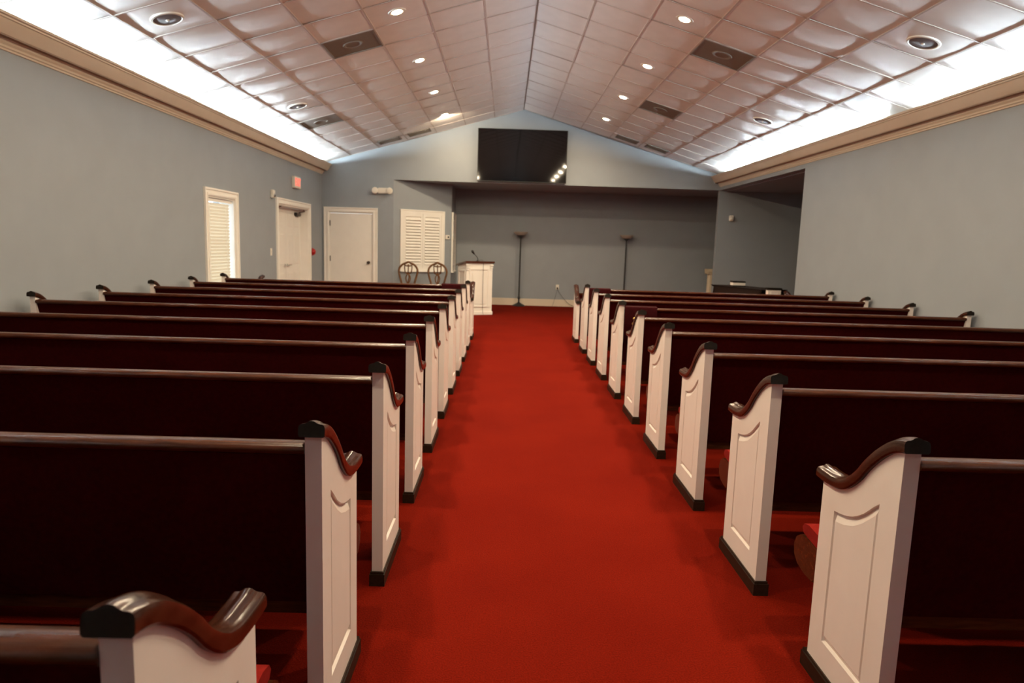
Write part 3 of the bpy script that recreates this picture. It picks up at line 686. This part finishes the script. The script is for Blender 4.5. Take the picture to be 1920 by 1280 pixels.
# ---------------------------------------------------------------- oval-back chairs
def chair(loc, rz):
    t = thing('wooden_chair', '', 'chair', loc, rz)
    fr = smooth_path([(-.115, .455), (-.125, .55), (-.165, .70), (-.190, .80), (-.178, .885), (-.120, .955), (-.055, .985), (0, 1.008), (.055, .985), (.120, .955), (.178, .885), (.190, .80), (.165, .70), (.125, .55), (.115, .455)], 3)
    lean = lambda z: .20 + (z - .455) * .16
    bm = bmesh.new(); tube(bm, [(x, lean(z), z) for x, z in fr], .021, 8); finish('back_frame', bm, 'chair_wood', t, smooth=60)
    bm = bmesh.new()
    for pts in ([(0, .965), (0, .85), (0, .78), (.02, .70), (0, .60), (0, .46)], [(-.075, .955), (-.072, .86), (-.055, .79), (-.01, .77)], [(.075, .955), (.072, .86), (.055, .79), (.01, .77)],
                [(-.01, .77), (-.045, .70), (-.035, .62), (-.015, .57), (-.05, .47)], [(.01, .77), (.045, .70), (.035, .62), (.015, .57), (.05, .47)], [(-.075, .95), (-.03, .925), (0, .945), (.03, .925), (.075, .95)]):
        tube(bm, [(x, lean(z), z) for x, z in smooth_path(pts, 4)], .0125, 6)
    finish('back_splat', bm, 'chair_wood', t, smooth=60)
    bm = bmesh.new(); prism(bm, [(-.185, .21), (.185, .21), (.24, -.20), (.20, -.235), (-.20, -.235), (-.24, -.20)], 'z', .40, .445); finish('seat_frame', bm, 'chair_wood', t)
    bm = bmesh.new(); prism(bm, [(-.165, .17), (.165, .17), (.215, -.19), (.18, -.22), (-.18, -.22), (-.215, -.19)], 'z', .445, .485); bevel_all(bm, .012); finish('seat_pad', bm, 'seat_gold', t, smooth=40)
    for x, y, sx_ in ((-.20, -.19, 1), (.20, -.19, 1), (-.165, .19, -1), (.165, .19, -1)):
        bm = bmesh.new(); tube(bm, [(x, y, .42), (x * 1.02, y, .30), (x, y + (-.005 if y < 0 else .02), .12), (x * 1.04, y + (-.02 if y < 0 else .06), 0)], [.022, .020, .014, .017], 8); finish('leg', bm, 'chair_wood', t, smooth=50)
    return t
c1 = chair((-1.985, 13.87, 0), R(4)); tag(c1, 'carved oval-back wooden chair closer to the flush door', 'chair', 'chairs under the shutters')
c2 = copy_tree(c1); c2.location = (-1.360, 13.93, 0); c2.rotation_euler = (0, 0, R(10)); tag(c2, 'carved oval-back wooden chair closer to the pulpit', 'chair', 'chairs under the shutters')

# ---------------------------------------------------------------- cream column, organ, book, choir rail
t = thing('pedestal_column', 'cream plaster pedestal column standing in the chancel corner', 'column', (4.68, 15.55, 0))
bm = bmesh.new(); box(bm, -.11, .11, -.11, .11, 0, .07); box(bm, -.095, .095, -.095, .095, .07, .10); bevel_all(bm, .006); finish('base', bm, 'column_plaster', t)
bm = bmesh.new(); seg = 40; prof = [(.078, .10), (.072, .16), (.066, .86), (.07, .90)]
rings = []
for r, h in prof: rings.append([bm.verts.new(((r - (.005 if i % 4 in (1, 2) else 0)) * math.cos(2 * math.pi * i / seg), (r - (.005 if i % 4 in (1, 2) else 0)) * math.sin(2 * math.pi * i / seg), h)) for i in range(seg)])
for a, b_ in zip(rings, rings[1:]):
    for i in range(seg): bm.faces.new((a[i], a[(i + 1) % seg], b_[(i + 1) % seg], b_[i]))
bm.faces.new(rings[0]); bm.faces.new(rings[-1]); finish('shaft', bm, 'column_plaster', t, smooth=20)
bm = bmesh.new(); lathe(bm, [(.07, .89), (.085, .92), (.09, .94), (.08, .955)], 28); box(bm, -.105, .105, -.105, .105, .955, 1.02); finish('capital', bm, 'column_plaster', t, smooth=30)
for s in (-1, 1):
    bm = bmesh.new(); lathe(bm, [(.024, -.09), (.030, -.06), (.022, 0), (.030, .06), (.024, .09)], 14, (s * .085, 0, .93), 'y'); finish('volute', bm, 'column_plaster', t, smooth=40)

# organ console: long axis mostly along the room
ox, oy = 3.90, 12.86; oa = math.atan2(-1.36, .46)
t = thing('organ_console', 'dark wooden organ console with overhanging moulded top beside the alcove', 'organ', (ox, oy, 0), oa)
OL, OD = 1.40, .52
bm = bmesh.new(); box(bm, .06, OL - .06, .06, OD, 0, .62); finish('case', bm, 'dark_wood', t)
bm = bmesh.new()
prof = [(0, .775), (0, .79), (OL, .79), (OL, .775), (OL - .05, .762), (OL - .09, .735), (OL - .10, .70), (OL - .08, .66), (OL - .03, .62), (.03, .62), (.08, .66), (.10, .70), (.09, .735), (.05, .762)]
prism(bm, prof, 'y', .02, OD + .02); finish('cornice', bm, 'dark_wood', t)
bm = bmesh.new(); box(bm, -.01, OL + .01, 0, OD + .04, .788, .80); bevel_all(bm, .004); finish('top', bm, 'dark_wood', t)
bm = bmesh.new(); box(bm, .10, OL - .10, -.10, .06, .58, .615); finish('key_bed', bm, 'dark_wood', t)
bm = bmesh.new(); box(bm, .14, OL - .14, -.09, .05, .615, .632); finish('keyboard', bm, 'paper', t)
bm = bmesh.new(); box(bm, .06, OL - .06, .045, .06, .04, .55); finish('knee_panel', bm, 'dark_wood', t)
# book on top
t = thing('book', 'thick dark-covered book lying closed on the organ', 'book', (4.22, 12.33, .80), R(2))
bm = bmesh.new(); box(bm, -.118, .118, -.08, .08, 0, .024); bevel_all(bm, .003); finish('lower_cover', bm, 'black_plastic', t)
bm = bmesh.new(); box(bm, -.112, .112, -.075, .075, .024, .072); finish('pages', bm, 'paper', t)
bm = bmesh.new(); box(bm, -.118, .118, -.08, .08, .072, .102); bevel_all(bm, .005); finish('upper_cover', bm, 'black_plastic', t)
# choir rail in the alcove
t = thing('choir_rail', 'white panelled choir rail post with dark cap at the alcove opening', 'rail', (4.45, 11.24, 0))
bm = bmesh.new(); box(bm, -.105, .105, -.05, .05, .05, .815); post = finish('post', bm, 'pew_white', t)
bm = bmesh.new()
for a in ((-.06, -.05, .15, .79), (.05, .06, .15, .79), (-.05, .05, .78, .79), (-.05, .05, .15, .16)): box(bm, a[0], a[1], -.058, -.05, a[2], a[3])
finish('post_moulding', bm, 'pew_white', post)
bm = bmesh.new(); box(bm, -.125, .125, -.065, .065, .815, .85); bevel_all(bm, .010); finish('cap', bm, 'end_grain', post)
bm = bmesh.new(); box(bm, -.115, .115, -.06, .06, 0, .05); finish('plinth', bm, 'plinth_wood', post)
bm = bmesh.new(); box(bm, .105, 1.5, -.02, .02, .05, .64); finish('panel', bm, 'pew_white', t)
bm = bmesh.new(); box(bm, .105, 1.5, -.03, .03, .64, .67); finish('hand_rail', bm, 'pew_wood', t)
